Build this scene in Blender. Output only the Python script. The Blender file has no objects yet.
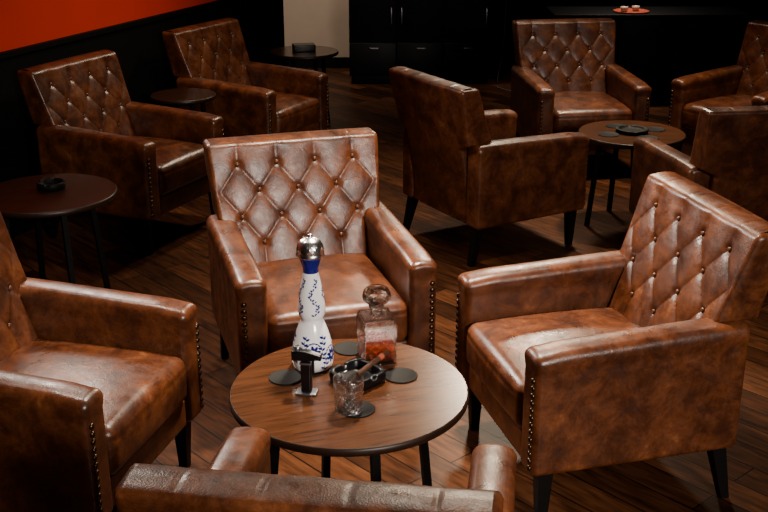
import bpy, bmesh, math, random
from mathutils import Vector, Matrix
random.seed(4)
scene = bpy.context.scene
COL = scene.collection

# ------------------------------------------------------------------ helpers
def link(o):
    COL.objects.link(o); return o

def obj_from(name, verts, faces, mat=None, smooth=True):
    me = bpy.data.meshes.new(name)
    me.from_pydata(verts, [], faces)
    bm = bmesh.new(); bm.from_mesh(me)
    bmesh.ops.remove_doubles(bm, verts=bm.verts, dist=1e-5)
    bmesh.ops.recalc_face_normals(bm, faces=bm.faces)
    bm.to_mesh(me); bm.free()
    for p in me.polygons: p.use_smooth = smooth
    if mat: me.materials.append(mat)
    return link(bpy.data.objects.new(name, me))

def axis_coords(h0, h1, r, n, k=4):
    c = []
    for i in range(k+1):
        c.append(h0 + r*i/k)
    a, b = h0+r, h1-r
    for i in range(1, n):
        c.append(a+(b-a)*i/n)
    for i in range(k+1):
        c.append(b + r*i/k)
    return c

def rbox_data(x0,x1,y0,y1,z0,z1,r,nx=6,ny=6,nz=6,deform=None,k=4):
    X=axis_coords(x0,x1,r,nx,k); Y=axis_coords(y0,y1,r,ny,k); Z=axis_coords(z0,z1,r,nz,k)
    V=[]; F=[]
    def face(A,B,fn):
        base=len(V)
        for a in A:
            for b in B: V.append(fn(a,b))
        nb=len(B)
        for i in range(len(A)-1):
            for j in range(nb-1):
                F.append((base+i*nb+j, base+(i+1)*nb+j, base+(i+1)*nb+j+1, base+i*nb+j+1))
    face(X,Y,lambda a,b:(a,b,z0)); face(X,Y,lambda a,b:(a,b,z1))
    face(X,Z,lambda a,b:(a,y0,b)); face(X,Z,lambda a,b:(a,y1,b))
    face(Y,Z,lambda a,b:(x0,a,b)); face(Y,Z,lambda a,b:(x1,a,b))
    out=[]
    for p in V:
        q=[min(max(p[0],x0+r),x1-r),min(max(p[1],y0+r),y1-r),min(max(p[2],z0+r),z1-r)]
        d=Vector((p[0]-q[0],p[1]-q[1],p[2]-q[2]))
        if d.length>1e-9:
            d=d.normalized()*r
        w=Vector(q)+d
        if deform: w=deform(w)
        out.append(tuple(w))
    return out,F

def rbox(name,x0,x1,y0,y1,z0,z1,r,mat,nx=6,ny=6,nz=6,deform=None,k=4):
    V,F=rbox_data(x0,x1,y0,y1,z0,z1,r,nx,ny,nz,deform,k)
    return obj_from(name,V,F,mat)

def lathe(name, prof, seg, mat, smooth=True, rmod=None):
    V=[];F=[]
    n=len(prof)
    for i in range(seg):
        t=2*math.pi*i/seg
        for (r,z) in prof:
            rr=r; zz=z
            if rmod: rr,zz=rmod(r,z,t)
            V.append((rr*math.cos(t),rr*math.sin(t),zz))
    for i in range(seg):
        j=(i+1)%seg
        for k in range(n-1):
            F.append((i*n+k,j*n+k,j*n+k+1,i*n+k+1))
    o=obj_from(name,V,F,mat,smooth)
    me=o.data
    bm=bmesh.new(); bm.from_mesh(me)
    bmesh.ops.dissolve_degenerate(bm,dist=1e-6,edges=bm.edges)
    bmesh.ops.recalc_face_normals(bm,faces=bm.faces)
    bm.to_mesh(me); bm.free()
    return o

def empty(name, loc=(0,0,0), rz=0):
    e=bpy.data.objects.new(name,None); e.empty_display_size=.1
    e.location=loc; e.rotation_euler=(0,0,rz)
    return link(e)

def child(o,p):
    o.parent=p; return o

def tag(o,label,cat,group=None):
    o["label"]=label; o["category"]=cat
    if group: o["group"]=group

def struct(o):
    o["kind"]="structure"; return o

def copy_tree(src, loc, rz):
    def rec(o,parent):
        c=o.copy()
        COL.objects.link(c)
        if parent is not None:
            c.parent=parent
            c.matrix_parent_inverse=o.matrix_parent_inverse.copy()
        for ch in o.children: rec(ch,c)
        return c
    c=rec(src,None)
    c.location=loc; c.rotation_euler=(0,0,rz)
    return c

# ------------------------------------------------------------------ materials
def newmat(name):
    m=bpy.data.materials.new(name); m.use_nodes=True
    nt=m.node_tree; b=nt.nodes["Principled BSDF"]
    return m,nt,b

def simple(name,col,rough=.5,metal=0,spec=.5,noise=0.15,scale=20,coat=0):
    m,nt,b=newmat(name)
    tc=nt.nodes.new("ShaderNodeTexCoord"); n=nt.nodes.new("ShaderNodeTexNoise")
    n.inputs["Scale"].default_value=scale; n.inputs["Detail"].default_value=5
    nt.links.new(tc.outputs["Object"],n.inputs["Vector"])
    r=nt.nodes.new("ShaderNodeValToRGB")
    r.color_ramp.elements[0].position=.3; r.color_ramp.elements[1].position=.7
    r.color_ramp.elements[0].color=(*[c*(1-noise) for c in col],1)
    r.color_ramp.elements[1].color=(*[min(1,c*(1+noise)) for c in col],1)
    nt.links.new(n.outputs["Fac"],r.inputs["Fac"]); nt.links.new(r.outputs["Color"],b.inputs["Base Color"])
    b.inputs["Roughness"].default_value=rough; b.inputs["Metallic"].default_value=metal
    b.inputs["Specular IOR Level"].default_value=spec
    b.inputs["Coat Weight"].default_value=coat
    return m

def leather_mat():
    m,nt,b=newmat("brown_patina_leather"); N=nt.nodes.new; L=nt.links.new
    tc=N("ShaderNodeTexCoord"); oi=N("ShaderNodeObjectInfo")
    mul=N("ShaderNodeMath"); mul.operation='MULTIPLY'; mul.inputs[1].default_value=17.0
    L(oi.outputs["Random"],mul.inputs[0])
    add=N("ShaderNodeVectorMath"); add.operation='ADD'
    L(tc.outputs["Object"],add.inputs[0]); L(mul.outputs[0],add.inputs[1])
    n1=N("ShaderNodeTexNoise"); n1.inputs["Scale"].default_value=9.5; n1.inputs["Detail"].default_value=13; n1.inputs["Roughness"].default_value=.74
    n1.inputs["Distortion"].default_value=.3
    L(add.outputs[0],n1.inputs["Vector"])
    r=N("ShaderNodeValToRGB"); cr=r.color_ramp
    cr.elements[0].position=.28; cr.elements[0].color=(.012,.0031,.0011,1)
    cr.elements[1].position=.79; cr.elements[1].color=(.33,.122,.040,1)
    e=cr.elements.new(.45); e.color=(.054,.0142,.0044,1)
    e=cr.elements.new(.60); e.color=(.122,.0355,.0110,1)
    L(n1.outputs["Fac"],r.inputs["Fac"])
    # worn edges / dark crevices follow the hide's relief
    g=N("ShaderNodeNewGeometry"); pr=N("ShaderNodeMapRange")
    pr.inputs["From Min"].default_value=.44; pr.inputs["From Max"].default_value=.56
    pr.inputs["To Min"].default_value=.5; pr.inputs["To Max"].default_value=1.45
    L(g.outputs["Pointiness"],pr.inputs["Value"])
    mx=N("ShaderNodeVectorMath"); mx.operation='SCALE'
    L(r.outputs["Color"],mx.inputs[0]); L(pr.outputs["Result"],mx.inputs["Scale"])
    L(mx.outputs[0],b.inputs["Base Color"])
    n2=N("ShaderNodeTexNoise"); n2.inputs["Scale"].default_value=15; n2.inputs["Detail"].default_value=10; n2.inputs["Roughness"].default_value=.7
    L(add.outputs[0],n2.inputs["Vector"])
    rr=N("ShaderNodeMapRange"); rr.inputs["From Min"].default_value=.33; rr.inputs["From Max"].default_value=.67
    rr.inputs["To Min"].default_value=.25; rr.inputs["To Max"].default_value=.45
    L(n2.outputs["Fac"],rr.inputs["Value"]); L(rr.outputs["Result"],b.inputs["Roughness"])
    v=N("ShaderNodeTexVoronoi"); v.inputs["Scale"].default_value=260
    L(add.outputs[0],v.inputs["Vector"])
    n3=N("ShaderNodeTexNoise"); n3.inputs["Scale"].default_value=24; n3.inputs["Detail"].default_value=5; n3.inputs["Distortion"].default_value=.8
    L(add.outputs[0],n3.inputs["Vector"])
    b1=N("ShaderNodeBump"); b1.inputs["Strength"].default_value=.12; b1.inputs["Distance"].default_value=.002
    L(v.outputs["Distance"],b1.inputs["Height"])
    b2=N("ShaderNodeBump"); b2.inputs["Strength"].default_value=.13; b2.inputs["Distance"].default_value=.008
    L(n3.outputs["Fac"],b2.inputs["Height"]); L(b1.outputs["Normal"],b2.inputs["Normal"])
    L(b2.outputs["Normal"],b.inputs["Normal"])
    b.inputs["Specular IOR Level"].default_value=.52
    return m

def wood_mat(name,dark,light,rot=0,scale=1,rough=.3,coat=0,spec=.5):
    m,nt,b=newmat(name); N=nt.nodes.new; L=nt.links.new
    tc=N("ShaderNodeTexCoord"); mp=N("ShaderNodeMapping")
    mp.inputs["Rotation"].default_value=(0,0,rot); mp.inputs["Scale"].default_value=(2.4*scale,24*scale,4*scale)
    L(tc.outputs["Object"],mp.inputs["Vector"])
    n=N("ShaderNodeTexNoise"); n.inputs["Scale"].default_value=3; n.inputs["Detail"].default_value=10; n.inputs["Distortion"].default_value=.4
    L(mp.outputs[0],n.inputs["Vector"])
    r=N("ShaderNodeValToRGB"); r.color_ramp.elements[0].position=.26; r.color_ramp.elements[1].position=.80
    r.color_ramp.elements[0].color=(*dark,1); r.color_ramp.elements[1].color=(*light,1)
    L(n.outputs["Fac"],r.inputs["Fac"]); L(r.outputs["Color"],b.inputs["Base Color"])
    b.inputs["Roughness"].default_value=rough; b.inputs["Coat Weight"].default_value=coat
    b.inputs["Specular IOR Level"].default_value=spec
    return m

def floor_mat():
    m,nt,b=newmat("dark_wood_plank_floor"); N=nt.nodes.new; L=nt.links.new
    tc=N("ShaderNodeTexCoord"); mp=N("ShaderNodeMapping"); mp.inputs["Rotation"].default_value=(0,0,math.radians(48))
    L(tc.outputs["Object"],mp.inputs["Vector"])
    br=N("ShaderNodeTexBrick"); br.inputs["Scale"].default_value=1
    br.inputs["Brick Width"].default_value=1.1; br.inputs["Row Height"].default_value=.12
    br.inputs["Mortar Size"].default_value=.003; br.inputs["Mortar Smooth"].default_value=.2
    br.inputs["Color1"].default_value=(.019,.0064,.0025,1); br.inputs["Color2"].default_value=(.080,.0275,.0098,1)
    br.inputs["Mortar"].default_value=(.003,.0015,.001,1); br.offset=.37
    L(mp.outputs[0],br.inputs["Vector"])
    m2=N("ShaderNodeMapping"); m2.inputs["Scale"].default_value=(3,20,1); L(mp.outputs[0],m2.inputs["Vector"])
    n=N("ShaderNodeTexNoise"); n.inputs["Scale"].default_value=2.2; n.inputs["Detail"].default_value=9; n.inputs["Distortion"].default_value=.5; L(m2.outputs[0],n.inputs["Vector"])
    r=N("ShaderNodeMapRange"); r.inputs["From Min"].default_value=.3; r.inputs["From Max"].default_value=.7
    r.inputs["To Min"].default_value=.4; r.inputs["To Max"].default_value=1.7; L(n.outputs["Fac"],r.inputs["Value"])
    s=N("ShaderNodeVectorMath"); s.operation='SCALE'; L(br.outputs["Color"],s.inputs[0]); L(r.outputs["Result"],s.inputs["Scale"])
    L(s.outputs[0],b.inputs["Base Color"])
    b.inputs["Roughness"].default_value=.42
    b.inputs["Specular IOR Level"].default_value=.12
    bp=N("ShaderNodeBump"); bp.inputs["Strength"].default_value=.25; bp.inputs["Distance"].default_value=.003
    L(br.outputs["Fac"],bp.inputs["Height"]); bp.invert=True; L(bp.outputs["Normal"],b.inputs["Normal"])
    return m

def glass_mat(name,col=(1,1,1),rough=.02,ior=1.5,clear=.0,trans=1):
    m,nt,b=newmat(name)
    b.inputs["Base Color"].default_value=(*col,1); b.inputs["Transmission Weight"].default_value=trans
    b.inputs["Roughness"].default_value=rough; b.inputs["IOR"].default_value=ior
    if clear>0:
        t=nt.nodes.new("ShaderNodeBsdfTransparent"); t.inputs[0].default_value=(*col,1)
        mx=nt.nodes.new("ShaderNodeMixShader"); mx.inputs[0].default_value=clear
        out=nt.nodes["Material Output"]
        nt.links.new(b.outputs[0],mx.inputs[1]); nt.links.new(t.outputs[0],mx.inputs[2]); nt.links.new(mx.outputs[0],out.inputs[0])
    return m

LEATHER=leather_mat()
BUTTONL=simple("button_leather",(.080,.023,.008),.36,spec=.55,noise=.3,scale=40)
BLACKWOOD=simple("black_painted_wood",(.0025,.002,.002),.5,spec=.2)
NAIL=simple("antique_bronze_nailheads",(.10,.065,.042),.34,1)
TOPMAT=wood_mat("walnut_tabletop",(.034,.0115,.0042),(.108,.037,.0125),rot=math.radians(60),rough=.23,spec=.30)
MIDTOP=wood_mat("dark_walnut_tabletop",(.022,.0075,.0030),(.072,.025,.0090),rot=math.radians(60),rough=.28,spec=.25)
DARKTOP=wood_mat("espresso_tabletop",(.009,.0032,.0014),(.028,.0095,.0040),rot=math.radians(30),rough=.35,spec=.13)
EDGEMAT=simple("dark_table_edge",(.014,.006,.003),.4,spec=.3)
METAL=simple("black_metal",(.0015,.0015,.0015),.5,spec=.12)
FLOOR=floor_mat()
RED=simple("brick_red_paint",(.52,.030,.014),.8,noise=.04,scale=3,spec=.1)
BLACKWALL=simple("black_wall_paint",(.002,.0018,.0018),.7,spec=.12)
BEIGE=simple("beige_plaster",(.42,.32,.24),.8,noise=.06,scale=4)
COASTER=simple("black_coaster_rubber",(.0025,.0025,.0025),.6,spec=.15)
ASH=simple("black_gloss_ceramic",(.003,.003,.004),.3,spec=.3)
CHROME=simple("polished_silver",(.97,.96,.94),.24,1,noise=.03)
GUN=simple("gunmetal",(.035,.035,.04),.28,.9)
STEEL=simple("brushed_steel",(.25,.25,.27),.3,.9)
CERAMIC=simple("white_glazed_ceramic",(.95,.95,.95),.2,noise=.01,coat=.4)
BLUE=simple("cobalt_blue_glaze",(.004,.008,.15),.2,noise=.2,scale=60,coat=.3)
CIGAR=simple("tobacco_leaf",(.060,.022,.010),.75,noise=.4,scale=80,spec=.25)
CIGBAND=simple("red_gold_paper_band",(.45,.08,.03),.4)
GLASS=glass_mat("clear_cut_crystal",rough=.008,clear=.18,ior=1.52)
LIQ=glass_mat("amber_whiskey",(.95,.36,.07),0,1.36,clear=.8)
CUPM=simple("glazed_cream_cup",(.55,.42,.32),.3,noise=.03)
REDTRAY=simple("red_lacquer",(.42,.07,.035),.4)

# ------------------------------------------------------------------ armchair
ZT=.880; AT=.590
def smooth(a,b,x):
    t=min(max((x-a)/(b-a),0),1); return t*t*(3-2*t)
PX=.150; ROW=.094; ZB0=.800   # button spacing, row spacing, top row height
BUT=[]
for k in range(4):
    z=ZB0-k*ROW
    xs=[-1.5,-.5,.5,1.5] if k%2==0 else [-1,0,1]
    for x in xs:
        BUT.append((x*PX,z))
def halfw(z):
    w=.250+ (.318-.250)*smooth(.570,.615,z) + .018*smooth(.60,ZT,z)
    rc=.018
    if z>ZT-rc:
        q=z-(ZT-rc); w-= rc-math.sqrt(max(rc*rc-q*q,0))
    return w
def yfront(z): return .150+.180*(z-.38)/(ZT-.38)
def yrear(z): return .320+.100*smooth(.25,1.02,z)*1.2
def puff(x,z):
    if z<.38: return 0
    zz=min(max(z,ZB0-3*ROW),ZB0)
    s=(zz-ZB0)/(2*ROW)
    a=x/PX+.5+s; b=x/PX+.5-s
    return (abs(math.sin(math.pi*a))*abs(math.sin(math.pi*b)))**.34
def build_back():
    NU,NV=120,140
    V=[];F=[]
    T=.018
    def grid(front):
        base=len(V)
        for j in range(NV+1):
            tv=j/NV; z=.20+(ZT-.20)*(.66*tv+.34*math.sin(math.pi/2*tv))
            w=halfw(z)
            for i in range(NU+1):
                t=-1+2*i/NU; u=.6*t+.4*math.sin(math.pi/2*t); x=u*w
                ex=w-abs(x); ez=ZT-z; e=max(0,min(ex,ez))
                off=T-math.sqrt(max(T*T-(T-min(e,T))**2,0)) if e<T else 0
                zz=z
                if front:
                    fx=smooth(0,.030,ex); fz=smooth(.004,.045,ez)
                    c=1-puff(x,z)
                    p=1-c*fx*(.30+.70*fz)
                    y=yfront(z)+off-.0092*p*smooth(.38,.42,z)
                    for (bx,bz) in BUT:
                        d2=(x-bx)**2+(z-bz)**2
                        if d2<.0025: y+=.0072*math.exp(-d2/(.015**2))
                else:
                    y=yrear(z)-off*.8+.004*math.cos(x*8)
                V.append((x,y,zz))
        return base
    a=grid(True); b=grid(False); n=NU+1
    for base in (a,b):
        for j in range(NV):
            for i in range(NU):
                F.append((base+j*n+i,base+j*n+i+1,base+(j+1)*n+i+1,base+(j+1)*n+i))
    K=8
    def strip(idx,top=False):
        prev=[a+k for k in idx]
        for s in range(1,K+1):
            if s==K: cur=[b+k for k in idx]
            else:
                cur=[]
                for k in idx:
                    p=Vector(V[a+k]).lerp(Vector(V[b+k]),s/K)
                    if top:   # upholstered top rail with stitched panel seams
                        q=abs(((p.x/PX)+.5)-round((p.x/PX)+.5))*PX
                        p.z=ZT+.005*math.sin(math.pi*s/K)-.004*math.exp(-(q/.0030)**2)*(math.sin(math.pi*s/K)**.5)
                    cur.append(len(V)); V.append(tuple(p))
            for q in range(len(idx)-1): F.append((prev[q],prev[q+1],cur[q+1],cur[q]))
            prev=cur
    strip([j*n for j in range(NV+1)]); strip([j*n+NU for j in range(NV+1)])
    strip([NV*n+i for i in range(n)],True); strip([i for i in range(n)])
    return obj_from("backrest",V,F,LEATHER)

def build_chair():
    root=empty("armchair")
    back=child(build_back(),root)
    bm=bmesh.new(); bmesh.ops.create_uvsphere(bm,u_segments=20,v_segments=12,radius=.0088)
    me=bpy.data.meshes.new("tufting_button"); bm.to_mesh(me); bm.free()
    for p in me.polygons: p.use_smooth=True
    me.materials.append(BUTTONL)
    for (x,z) in BUT:
        o=link(bpy.data.objects.new("tufting_button",me)); o.location=(x,yfront(z)+.001,z); o.scale=(1,.6,1)
        child(o,back)
    for sg in (-1,1):
        def df(p,sg=sg):
            p=p.copy()
            ox=sg*p.x
            zs=AT-.062
            g=math.exp(-((p.z-zs)/.005)**2)
            s=smooth(zs,zs+.03,p.z)
            if p.z>.3:
                if ox>.30: ox+=.003*s-.002*g
                else: ox-=.002*s-.002*g
            if p.z>AT-.04: p.z+=.010*math.cos((ox-.299)/.055*math.pi/2)-.004
            p.z-= .010*(1-smooth(-.35,-.24,p.y))*smooth(.48,.6,p.z)
            if p.y<-.30 and p.z>.3: p.y-=.003*s
            p.z+= (.018*smooth(-.34,.3,p.y)-.002)*smooth(.48,.6,p.z)
            p.x=sg*ox
            return p
        x0,x1=(.249,.351) if sg>0 else (-.351,-.249)
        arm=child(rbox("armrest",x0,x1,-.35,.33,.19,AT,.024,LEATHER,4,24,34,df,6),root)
        bm=bmesh.new()
        z=.220
        while z<AT-.074:
            mt=Matrix.Translation((sg*.330,-.3500,z))@Matrix.Scale(.65,4,(0,1,0))
            bmesh.ops.create_uvsphere(bm,u_segments=10,v_segments=6,radius=.0098,matrix=mt)
            z+=.0235
        me=bpy.data.meshes.new("nailhead_trim"); bm.to_mesh(me); bm.free()
        for p in me.polygons: p.use_smooth=True
        me.materials.append(NAIL)
        child(link(bpy.data.objects.new("nailhead_trim",me)),arm)["label"]="row of dark bronze nailheads"
    def ds(p):
        p=p.copy()
        cx=1-(p.x/.249)**2; cy=1-((p.y+.07)/.285)**2
        zg=math.exp(-((p.z-.405)/.004)**2)
        if p.y<-.31: p.y+=.003*zg
        if p.z>.40: p.z+=.032*max(cx,0)**.55*max(cy,0)**.55
        if p.y<-.3: p.y-=.014*max(cx,0)**.6*math.sin(math.pi*min(max((p.z-.28)/.19,0),1))
        return p
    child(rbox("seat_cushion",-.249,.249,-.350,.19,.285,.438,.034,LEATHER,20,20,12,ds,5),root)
    child(rbox("seat_base",-.250,.250,-.335,.31,.19,.29,.012,LEATHER,8,8,3,None,3),root)
    for sx in (-1,1):
        for (yy,sy) in ((-.29,-1),(.28,1)):
            V=[]
            a=.024;bq=.014
            ox,oy=(0,0) if sy<0 else (sx*.01,.045)
            for zz,h,dx,dy in ((.20,a,0,0),(0,bq,ox,oy)):
                for cx,cy in ((-1,-1),(1,-1),(1,1),(-1,1)):
                    V.append((sx*.30+dx+cx*h,yy+dy+cy*h,zz))
            F=[(0,1,2,3),(7,6,5,4)]+[(i,(i+1)%4,4+(i+1)%4,4+i) for i in range(4)]
            o=child(obj_from("leg",V,F,BLACKWOOD,False),root); o["label"]="black tapered wooden leg"
    return root

chair=build_chair()
CH=[ # x,y,yaw deg,label
 (-.250,3.75,17,"brown tufted leather armchair facing the drinks table"),
 (.675,3.178,-75,"brown tufted leather armchair with nailheads beside round table"),
 (-1.015,2.920,75,"worn brown leather armchair with glossy seat beside drinks table"),
 (-.080,1.988,172,"brown leather armchair backed close against the drinks table"),
 (.553,5.427,120,"brown leather armchair turned away showing its smooth back"),
 (1.635,4.975,-171,"brown leather armchair with plain back turned to the room"),
 (1.22,6.80,8,"brown tufted leather armchair in front of black sideboard"),
 (2.27,6.65,-55,"brown leather armchair at far table by the dark wall"),
 (-1.32,5.56,65,"dark brown tufted leather armchair against the black wainscot"),
 (-.825,6.78,62,"dark brown leather armchair beside small side table"),
]
for i,(x,y,a,lab) in enumerate(CH):
    c=chair if i==0 else copy_tree(chair,(x,y,0),math.radians(a))
    tag(c,lab,"armchair","matching brown leather armchairs")
chair.location=(CH[0][0],CH[0][1],0); chair.rotation_euler=(0,0,math.radians(CH[0][2]))

# ------------------------------------------------------------------ tables
def build_table(name,x,y,R,H,label,rot=.6,legs=4,mat=None):
    root=empty(name,(x,y,0),rot)
    t=.024
    prof=[(0,H-t),(R-.006,H-t),(R-.001,H-t+.004),(R,H-t*.5),(R-.001,H-.004),(R-.005,H),(R-.02,H),(0,H)]
    o=child(lathe("tabletop",prof,96,mat or TOPMAT),root)
    o.data.materials.append(EDGEMAT)
    for p in o.data.polygons:
        if abs(p.normal.z)<.9: p.material_index=1
        p.use_smooth=abs(p.normal.z)<.9
    for i in range(legs):
        a=2*math.pi*i/legs
        rt,rb=R*.62,R*.78
        V=[]
        for zz,rr in ((H-t,rt),(0,rb)):
            for cx,cy in ((-1,-1),(1,-1),(1,1),(-1,1)):
                px,py=rr+cx*.011,cy*.011
                V.append((px*math.cos(a)-py*math.sin(a),px*math.sin(a)+py*math.cos(a),zz))
        F=[(0,1,2,3),(7,6,5,4)]+[(k,(k+1)%4,4+(k+1)%4,4+k) for k in range(4)]
        child(obj_from("leg",V,F,METAL,False),root)["label"]="slim black metal leg"
    V,F=[],[]
    for a in (0,math.pi/2):
        v,f=rbox_data(-R*.64,R*.64,-.012,.012,H-t-.028,H-t-.002,.002,2,2,2,None,1)
        n=len(V)
        V+=[(p[0]*math.cos(a)-p[1]*math.sin(a),p[0]*math.sin(a)+p[1]*math.cos(a),p[2]) for p in v]
        F+=[tuple(q+n for q in g) for g in f]
    child(obj_from("crossbar",V,F,METAL,False),root)
    tag(root,label,"table")
    return root
TX,TY,TH=-.094,2.634,.55
build_table("round_table",TX,TY,.323,TH,"round walnut cocktail table holding bottle, decanter and glass",rot=.35)
T2=(1.315,5.65,.28); T2H=.51
build_table("round_table",T2[0],T2[1],T2[2],T2H,"round walnut table with black ashtray among armchairs",rot=.2,mat=MIDTOP)
T3=(-1.43,4.436,.29)
build_table("round_table",T3[0],T3[1],T3[2],TH,"round dark wood table with small black ashtray",mat=DARKTOP)
build_table("side_table",-1.17,6.28,.19,.58,"small round dark side table between two armchairs",mat=DARKTOP)
T5=(-.58,7.92,.25)
build_table("side_table",T5[0],T5[1],T5[2],.55,"small round table holding a black box")

# ------------------------------------------------------------------ coasters + ashtrays
def coaster(x,y,z,r=.047,lab="round black coaster lying on walnut table"):
    o=lathe("coaster",[(0,0),(r-.001,0),(r,.001),(r,.003),(r-.001,.004),(r-.004,.0042),(r-.006,.0034),(0,.0034)],48,COASTER)
    o.location=(x,y,z); tag(o,lab,"coaster","round black coasters"); return o
coaster(-.270,2.694,TH); coaster(.046,2.706,TH); coaster(-.100,2.88,TH); coaster(-.070,2.513,TH,.047,"round black coaster under the crystal tumbler")
for a in (.4,1.97,3.54,5.1):
    coaster(T2[0]+.145*math.cos(a),T2[1]+.145*math.sin(a),T2H,.056,"round black coaster around the ashtray")

def ashtray(x,y,z,R=.075,rz=0,h=.032,lab="round black ashtray on table",square=False,mat=None):
    prof=[(0,0),(R*.9,0),(R*.97,.004),(R,h*.5),(R,h-.003),(R-.003,h),(R*.82,h),(R*.78,h-.004),(R*.72,h*.4),(R*.62,.009),(0,.007)]
    def rm(r,z_,t):
        if z_>h*.45 and r>R*.7:
            d=abs((t*4/(2*math.pi)+.5)%1-.5)/4*2*math.pi*R
            dip=.011*math.exp(-(d/.010)**4)
            if z_>h*.9: z_-=dip
        if square: r=r/(abs(math.cos(t))**4.5+abs(math.sin(t))**4.5)**(1/4.5)
        return r,z_
    o=lathe("ashtray",prof,128,mat or ASH,rmod=rm)
    o.location=(x,y,z); o.rotation_euler=(0,0,rz)
    tag(o,lab,"ashtray"); return o
AX,AY=-.072,2.676; AR=.80
ashtray(AX,AY,TH,.064,AR,.034,"square black ashtray with cigar resting on rim",True)
ashtray(T2[0],T2[1],T2H,.086,0,.022,mat=COASTER)
ashtray(T3[0]+.0,T3[1]+.06,TH,.06,0,.03,"small black ashtray on dark wood table",mat=COASTER)

bx=rbox("storage_box",-.08,.08,-.055,.055,0,.05,.006,ASH,2,2,2,None,2)
bx.location=(T5[0],T5[1],.55); bx.rotation_euler=(0,0,.2); tag(bx,"small black box on round side table","box")

# cigar: foot in the bowl, resting over the rim notch
cg=empty("cigar")
prof=[(0,0),(.0060,.0005),(.0072,.004),(.0076,.04),(.0078,.09),(.0072,.118),(.005,.127),(0,.130)]
child(lathe("cigar_body",prof,20,CIGAR),cg)
child(lathe("cigar_band",[(.0079,.088),(.0083,.089),(.0083,.102),(.0079,.103)],20,CIGBAND),cg)["label"]="red and gold paper band"
dirh=Vector((math.cos(AR),math.sin(AR),0))
cg.location=(AX-.002*dirh.x,AY-.002*dirh.y,TH+.0190)
d=Vector((dirh.x,dirh.y,.24)).normalized()
cg.rotation_mode='QUATERNION'; cg.rotation_quaternion=d.to_track_quat('Z','Y')
tag(cg,"brown banded cigar resting on the black ashtray","cigar")

# ------------------------------------------------------------------ bottle
bp=[(0,0),(.050,0),(.0575,.004),(.0612,.018),(.0620,.038),(.0600,.060),(.0560,.082),(.0500,.104),(.0430,.125),(.0370,.139),(.0335,.149),(.0340,.156),(.0378,.165),
    (.0405,.180),(.0390,.205),(.0345,.235),(.0285,.265),(.0235,.29),(.0215,.308)]
def catmull(P,n=6):
    out=[]
    for i in range(len(P)-1):
        p0=P[max(i-1,0)];p1=P[i];p2=P[i+1];p3=P[min(i+2,len(P)-1)]
        for k in range(n):
            t=k/n
            out.append(tuple(.5*((2*p1[q])+(-p0[q]+p2[q])*t+(2*p0[q]-5*p1[q]+4*p2[q]-p3[q])*t*t+(-p0[q]+3*p1[q]-3*p2[q]+p3[q])*t**3) for q in (0,1)))
    out.append(P[-1]); return out
bps=[(0,0),(.050,0)]+catmull(bp[2:],5)
bottle=empty("bottle",(-.200,2.772,TH),0); bottle.scale=(.94,.94,.96)
child(lathe("bottle_body",bps,64,CERAMIC),bottle)["label"]="white glazed ceramic body"
child(lathe("bottle_neck",[(.0218,.292),(.0228,.296),(.0230,.308),(.0242,.314),(.0280,.326),(.0325,.338),(.036,.345),(.032,.347),(0,.347)],64,BLUE),bottle)["label"]="cobalt blue glazed collar"
cap=catmull([(.0360,.344),(.0410,.345),(.0415,.350),(.0400,.356),(.0395,.365),(.0365,.378),(.0285,.390),(.016,.397),(.008,.400),(.008,.405),(.005,.409),(0,.410)],5)
def capmod(r,z,t):
    if .357<z<.394:
        s=(z-.357)/.037
        r+=.0010*math.sin(math.pi*s)*max(0,math.cos(14*t+(math.pi if int(s*4)%2 else 0)))*abs(math.sin(math.pi*s*4))
    return r,z
child(lathe("bottle_cap",[(0,.344)]+cap,112,CHROME,rmod=capmod),bottle)["label"]="studded silver domed cap"
def rb(z):
    P=bp[1:]
    for i in range(len(P)-1):
        if P[i][1]<=z<=P[i+1][1]:
            t=(z-P[i][1])/max(P[i+1][1]-P[i][1],1e-6); return P[i][0]*(1-t)+P[i+1][0]*t
    return P[-1][0]
LV=[];LF=[]
def leaf(th,z,L,W,al):
    n=6; up=[];lo=[]
    for i in range(n+1):
        s=i/n; w=W*math.sin(math.pi*s)**.8
        for sg,lst in ((1,up),(-1,lo)):
            dx=s*L*math.cos(al)-sg*w*math.sin(al); dz=s*L*math.sin(al)+sg*w*math.cos(al)
            zz=min(max(z+dz,.006),.306); r=rb(zz)+.0012
            a=th+dx/max(rb(z),.02)
            lst.append(len(LV)); LV.append((r*math.cos(a),r*math.sin(a),zz))
    for i in range(n): LF.append((up[i],up[i+1],lo[i+1],lo[i]))
for k in range(5):
    th0=k*2*math.pi/5-1.3
    for q in range(12):
        z=.172+q*.0092
        th=th0+.30*math.sin(q*.75)
        dth=.30*.75*math.cos(q*.75)*rb(z)
        leaf(th,z,.0105,.0012,math.atan2(.0092,dth))
        s=.0108*(1-q*.03); sd=1 if q%2 else -1
        leaf(th,z,s,.0028,math.pi/2-sd*.95)
        leaf(th,z+.004,s*.8,.0021,math.pi/2+sd*.9)
rnd=random.Random(9)
for k in range(6):
    th=k*2*math.pi/6-1.45
    zc=.048 if k%2 else .066
    for q in range(8):
        al=q*2*math.pi/8+.2+k
        leaf(th+.004/.06*math.cos(al),zc+.004*math.sin(al),.0190,.0048,al)
    # curved scroll strokes above and below each flower
    for sgn in (1,-1):
        for q in range(7):
            u=q/6; ang=.3+u*2.3
            cxx=.026*math.cos(ang); czz=.026*math.sin(ang)
            leaf(th+sgn*cxx/.06,zc+czz*1.05,.0085,.0021,(ang+math.pi/2) if sgn>0 else math.pi-(ang+math.pi/2))
    th2=th+math.pi/6
    for q in range(7):
        z=.010+q*.0150
        tt=th2+.10*math.sin(q*1.3)
        leaf(tt,z,.015,.0013,math.pi/2); leaf(tt,z,.0135,.0034,.55); leaf(tt,z+.004,.0135,.0034,math.pi-.55)
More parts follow.
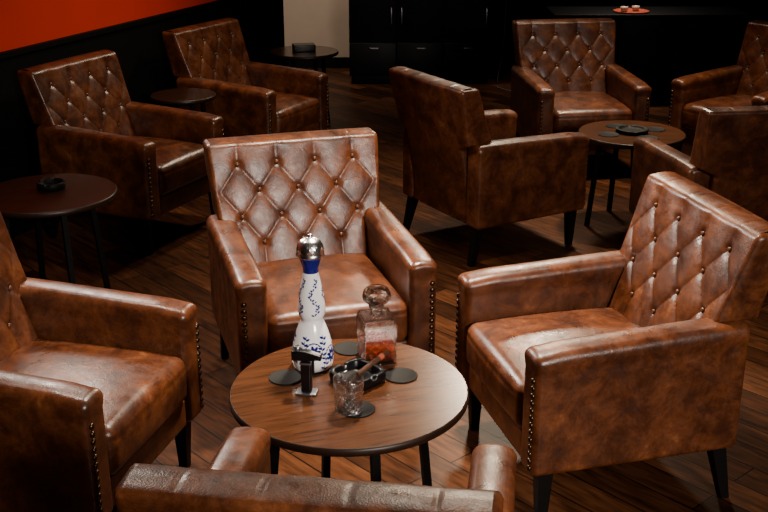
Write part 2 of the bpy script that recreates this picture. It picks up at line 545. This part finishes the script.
child(obj_from("painted_decoration",LV,LF,BLUE),bottle)["label"]="hand-painted cobalt blue flowers and leaves"
tag(bottle,"white ceramic bottle painted blue with silver dome cap","bottle")

# ------------------------------------------------------------------ decanter
dec=empty("decanter",(-.021,2.812,TH),math.radians(14)); dec.scale=(1,1,.93)
def dd(p):
    p=p.copy()
    s=1.0
    if p.z>.128:
        t=smooth(.128,.152,p.z); s=1-.10*t
    h=.0485
    if p.z<.084 and p.z>.006:
        for ax in (0,1):
            if abs(abs(p[ax])-h)<.004:
                o=p[1-ax]
                a=(o+p.z)/.0265; b=(o-p.z)/.0265
                c=min(abs(a-round(a)),abs(b-round(b)))
                p[ax]-=math.copysign(.0030*max(0,1-c/.48),p[ax])
    p.x*=s;p.y*=s
    return p
DV,DF=rbox_data(-.0485,.0485,-.0485,.0485,0,.152,.004,34,34,48,dd,2)
child(obj_from("decanter_body",DV,DF,GLASS,False),dec)
iv,jf=rbox_data(-.0415,.0415,-.0415,.0415,.012,.145,.003,2,2,4,None,2)
io=child(obj_from("decanter_hollow",iv,jf,GLASS,False),dec)
for p in io.data.polygons: p.flip()
io["label"]="inner wall of the crystal decanter"
child(lathe("decanter_neck",[(.012,.152),(.020,.152),(.0165,.158),(.0165,.172),(.022,.176),(.022,.181),(.012,.181),(.012,.152)],32,GLASS,False),dec)
# brilliant-cut stopper
sp=[(0,.181),(.014,.182),(.032,.192),(.041,.203),(.041,.216),(.036,.230),(.026,.238),(0,.239)]
V=[];F=[]
n=len(sp);S=10
for i in range(S):
    for k,(r,z) in enumerate(sp):
        t=2*math.pi*(i+(.5 if k%2 else 0))/S
        V.append((r*math.cos(t),r*math.sin(t),z))
for i in range(S):
    j=(i+1)%S
    for k in range(n-1):
        if k%2==0: F+= [(i*n+k,j*n+k,i*n+k+1),(j*n+k,j*n+k+1,i*n+k+1)]
        else: F+= [(i*n+k,j*n+k,j*n+k+1),(i*n+k,j*n+k+1,i*n+k+1)]
st=obj_from("decanter_stopper",V,F,GLASS,False)
bm=bmesh.new(); bm.from_mesh(st.data); bmesh.ops.dissolve_degenerate(bm,dist=1e-6,edges=bm.edges); bm.to_mesh(st.data); bm.free()
child(st,dec)["label"]="wide faceted crystal stopper"
child(rbox("whiskey",-.041,.041,-.041,.041,.0125,.072,.003,LIQ,2,2,2,None,2),dec)["label"]="amber whiskey filling the lower half"
tag(dec,"square cut crystal decanter half full of amber whiskey","decanter")

# ------------------------------------------------------------------ tumbler
def rt(r,z,t):
    if r>.036 and .008<z<.075:
        a=t*7/math.pi+z/.024; b=t*7/math.pi-z/.024
        c=min(abs(a-round(a)),abs(b-round(b)))
        r-=.0026*max(0,1-c/.48)
    return r,z
tp=[(0,0),(.034,0),(.0365,.002)]+[(.0375+.0025*i/24,.006+.072*i/24) for i in range(25)]+[(.0405,.085),(.041,.102),(.0402,.104),(.0394,.102),(.0385,.085),(.036,.030),(.034,.022),(.028,.018),(0,.017)]
tum=lathe("tumbler_glass",tp,168,GLASS,False,rmod=rt); tum.location=(-.091,2.505,TH+.0036); tum.scale=(.98,.98,.90)
tag(tum,"empty cut crystal whiskey tumbler standing on a coaster","glass")

# ------------------------------------------------------------------ torch lighter
lt=empty("table_lighter",(-.206,2.605,TH),math.radians(-8)); lt.scale=(.95,.95,1.0)
child(rbox("lighter_base",-.030,.030,-.020,.020,0,.007,.003,STEEL,2,2,1,None,2),lt)["label"]="dark steel foot"
child(rbox("lighter_body",-.015,.015,-.012,.012,.007,.095,.005,GUN,2,2,6,None,3),lt)
child(rbox("lighter_collar",-.017,.017,-.014,.014,.088,.094,.002,STEEL,2,2,1,None,2),lt)["label"]="steel collar"
child(rbox("lighter_head",-.040,.044,-.012,.012,.098,.126,.004,ASH,4,2,2,lambda p:Vector((p.x,p.y,p.z-.010*smooth(0,.040,p.x)*(1 if p.z>.11 else -.4))),3),lt)
o=child(lathe("lighter_nozzle",[(0,.123),(.008,.123),(.009,.126),(.009,.138),(.006,.139),(.006,.131),(0,.130)],24,STEEL),lt); o.location=(-.024,0,0)
child(rbox("lighter_trigger",.016,.023,-.005,.005,.058,.098,.002,GUN,1,1,3,None,2),lt)
tag(lt,"slim black metal torch lighter standing upright","lighter")

# ------------------------------------------------------------------ room
def box(name,x0,x1,y0,y1,z0,z1,mat):
    V=[(x,y,z) for z in (z0,z1) for (x,y) in ((x0,y0),(x1,y0),(x1,y1),(x0,y1))]
    F=[(3,2,1,0),(4,5,6,7),(0,1,5,4),(1,2,6,5),(2,3,7,6),(3,0,4,7)]
    return obj_from(name,V,F,mat,False)
struct(box("floor",-7,5,-3,10.6,-.1,0,FLOOR))
WA=math.atan2(.93,.368)
def onwall(o):
    o.location=(-1.84,5.78,0); o.rotation_euler=(0,0,WA); return struct(o)
onwall(box("wall_left",-8.5,2.27,0,.15,0,3.2,RED))
onwall(box("trim_1",-8.5,2.27,-.022,0,0,.93,BLACKWALL))
onwall(box("trim_2",-8.5,2.27,-.035,0,.93,.955,BLACKWALL))
onwall(box("baseboard_left",-8.5,2.27,-.036,-.022,0,.12,BLACKWALL))
onwall(box("trim_3",2.27,2.85,-.03,.15,0,3.2,BLACKWALL))
struct(box("wall_back",-5,-.1,10.2,10.35,0,3.2,BEIGE))
struct(box("wall_rear",-.1,5,10.2,10.35,0,3.2,BLACKWALL))
struct(box("wall_right",3.6,3.75,-.5,10.2,0,3.2,BLACKWALL))
struct(box("baseboard_back",-5,-.1,10.18,10.2,0,.1,BLACKWALL))

CABM=simple("black_satin_cabinet",(.0035,.0035,.004),.5,spec=.2)
HND=simple("dark_steel_handle",(.22,.22,.24),.35,1)
cab=empty("cabinet",(.31,9.42,0),0)
child(rbox("cabinet_body",-.61,.61,.02,.56,.07,1.90,.004,CABM,1,1,1,None,1),cab)
child(rbox("plinth",-.59,.59,.06,.54,0,.07,.003,CABM,1,1,1,None,1),cab)
for i in range(3):
    x0=-.605+i*.405; x1=x0+.397
    d=child(rbox("cabinet_door",x0,x1,0,.02,.08,.36,.003,CABM,1,1,1,None,1),cab)
    child(rbox("door_handle",x0+.17,x0+.25,-.03,0,.31,.322,.003,HND,1,1,1,None,1),d)
    d=child(rbox("cabinet_door",x0,x1,0,.02,.37,1.88,.003,CABM,1,1,1,None,1),cab)
    hx=x1-.045 if i!=1 else x0+.035
    child(rbox("door_handle",hx,hx+.012,-.03,0,.52,.66,.003,HND,1,1,1,None,1),d)
tag(cab,"tall black cabinet with small metal handles against back wall","cabinet")

sb=empty("sideboard",(2.05,8.65,0),0)
child(rbox("sideboard_body",-.70,.80,0,.45,.08,.68,.004,CABM,1,1,1,None,1),sb)
child(rbox("sideboard_top",-.72,.82,-.02,.47,.68,.71,.004,CABM,1,1,1,None,1),sb)
child(rbox("plinth",-.68,.78,.03,.43,0,.08,.003,CABM,1,1,1,None,1),sb)
for i in range(3):
    x0=-.695+i*.497
    d=child(rbox("sideboard_door",x0,x0+.49,-.018,0,.09,.67,.004,CABM,1,1,1,None,1),sb)
    child(rbox("door_handle",x0+.45,x0+.462,-.045,-.018,.34,.46,.003,HND,1,1,1,None,1),d)
tag(sb,"long low black sideboard behind the far armchairs","sideboard")
tr=lathe("serving_tray",[(0,0),(.13,0),(.14,.012),(.136,.012),(.127,.005),(0,.005)],48,REDTRAY); tr.location=(1.96,8.78,.71); tag(tr,"round reddish brown tray on black sideboard","tray")
for k,(x,y) in enumerate(((1.90,8.76),(2.0,8.80))):
    c=lathe("cup",[(0,0),(.022,0),(.028,.02),(.030,.04),(.028,.04),(.025,.02),(.018,.006),(0,.006)],32,CUPM)
    c.location=(x,y,.7152); tag(c,"small cream glazed cup on the tray","cup","small cups on the tray")

# thin cable running down from the wall socket between the two black units
cu=bpy.data.curves.new("power_cable",'CURVE'); cu.dimensions='3D'; cu.bevel_depth=.004; cu.bevel_resolution=3
s=cu.splines.new('BEZIER'); pts=[(1.12,10.19,.62),(1.08,9.9,.30),(1.00,9.55,.005),(.98,9.30,.005),(1.12,9.05,.005)]
s.bezier_points.add(len(pts)-1)
for b_,p in zip(s.bezier_points,pts):
    b_.co=p; b_.handle_left_type='AUTO'; b_.handle_right_type='AUTO'
cu.materials.append(simple("grey_cable_rubber",(.12,.12,.12),.5))
co_=link(bpy.data.objects.new("power_cable",cu))
dg=bpy.context.evaluated_depsgraph_get(); me=bpy.data.meshes.new_from_object(co_.evaluated_get(dg))
bpy.data.objects.remove(co_)
cb=link(bpy.data.objects.new("power_cable",me)); tag(cb,"thin grey cable trailing from wall to floor","cable")

# ------------------------------------------------------------------ lights
def area(name,loc,target,sx,sy,e,col,spread=180):
    l=bpy.data.lights.new(name,'AREA'); l.shape='RECTANGLE'; l.size=sx; l.size_y=sy; l.energy=e; l.color=col
    l.spread=math.radians(spread)
    o=link(bpy.data.objects.new(name,l)); o.location=loc
    d=Vector(target)-Vector(loc); o.rotation_euler=d.to_track_quat('-Z','Y').to_euler(); return o
area("window_light",(2.4,-2.0,2.7),(.0,2.7,.3),1.5,.7,38,(1,.89,.79),56)
area("overhead_light",(.9,8.0,3.1),(.3,3.0,.5),.45,.3,44,(1,.80,.58),110)
area("overhead_light",(-1.65,5.1,2.2),(.9,3.2,.6),.4,.4,22,(1,.88,.76),80)
area("overhead_light",(.25,3.7,3.1),(.2,3.2,0),.25,.25,48,(1,.85,.67),74)
area("overhead_light",(1.6,6.2,3.1),(1.5,5.8,0),.25,.25,26,(1,.82,.62),74)
area("overhead_light",(-.6,6.2,3.1),(-.8,6.0,0),.25,.25,10,(1,.80,.6),74)
area("overhead_light",(-1.4,3.6,3.1),(-1.1,2.9,0),.25,.25,10,(1,.84,.7),74)
area("overhead_light",(-.7,9.0,3.0),(-.7,10.2,.4),.3,.3,20,(1,.85,.7),110)  # added fill light to brighten the beige wall, not a known fixture
area("overhead_light",(1.9,8.9,2.6),(1.95,8.8,.7),.2,.2,6,(1,.85,.7),60)  # small invented fill above the sideboard, lifts the dark tray and cups
w=bpy.data.worlds.new("World"); scene.world=w; w.use_nodes=True
w.node_tree.nodes["Background"].inputs[0].default_value=(.65,.6,.6,1); w.node_tree.nodes["Background"].inputs[1].default_value=.002

# ------------------------------------------------------------------ camera
cam=bpy.data.cameras.new("camera"); co=link(bpy.data.objects.new("camera",cam)); scene.camera=co
cam.sensor_width=36; cam.lens=1090/768*36; cam.clip_end=60
co.location=(0,0,1.91); co.rotation_euler=(math.radians(90-20.4),0,0)
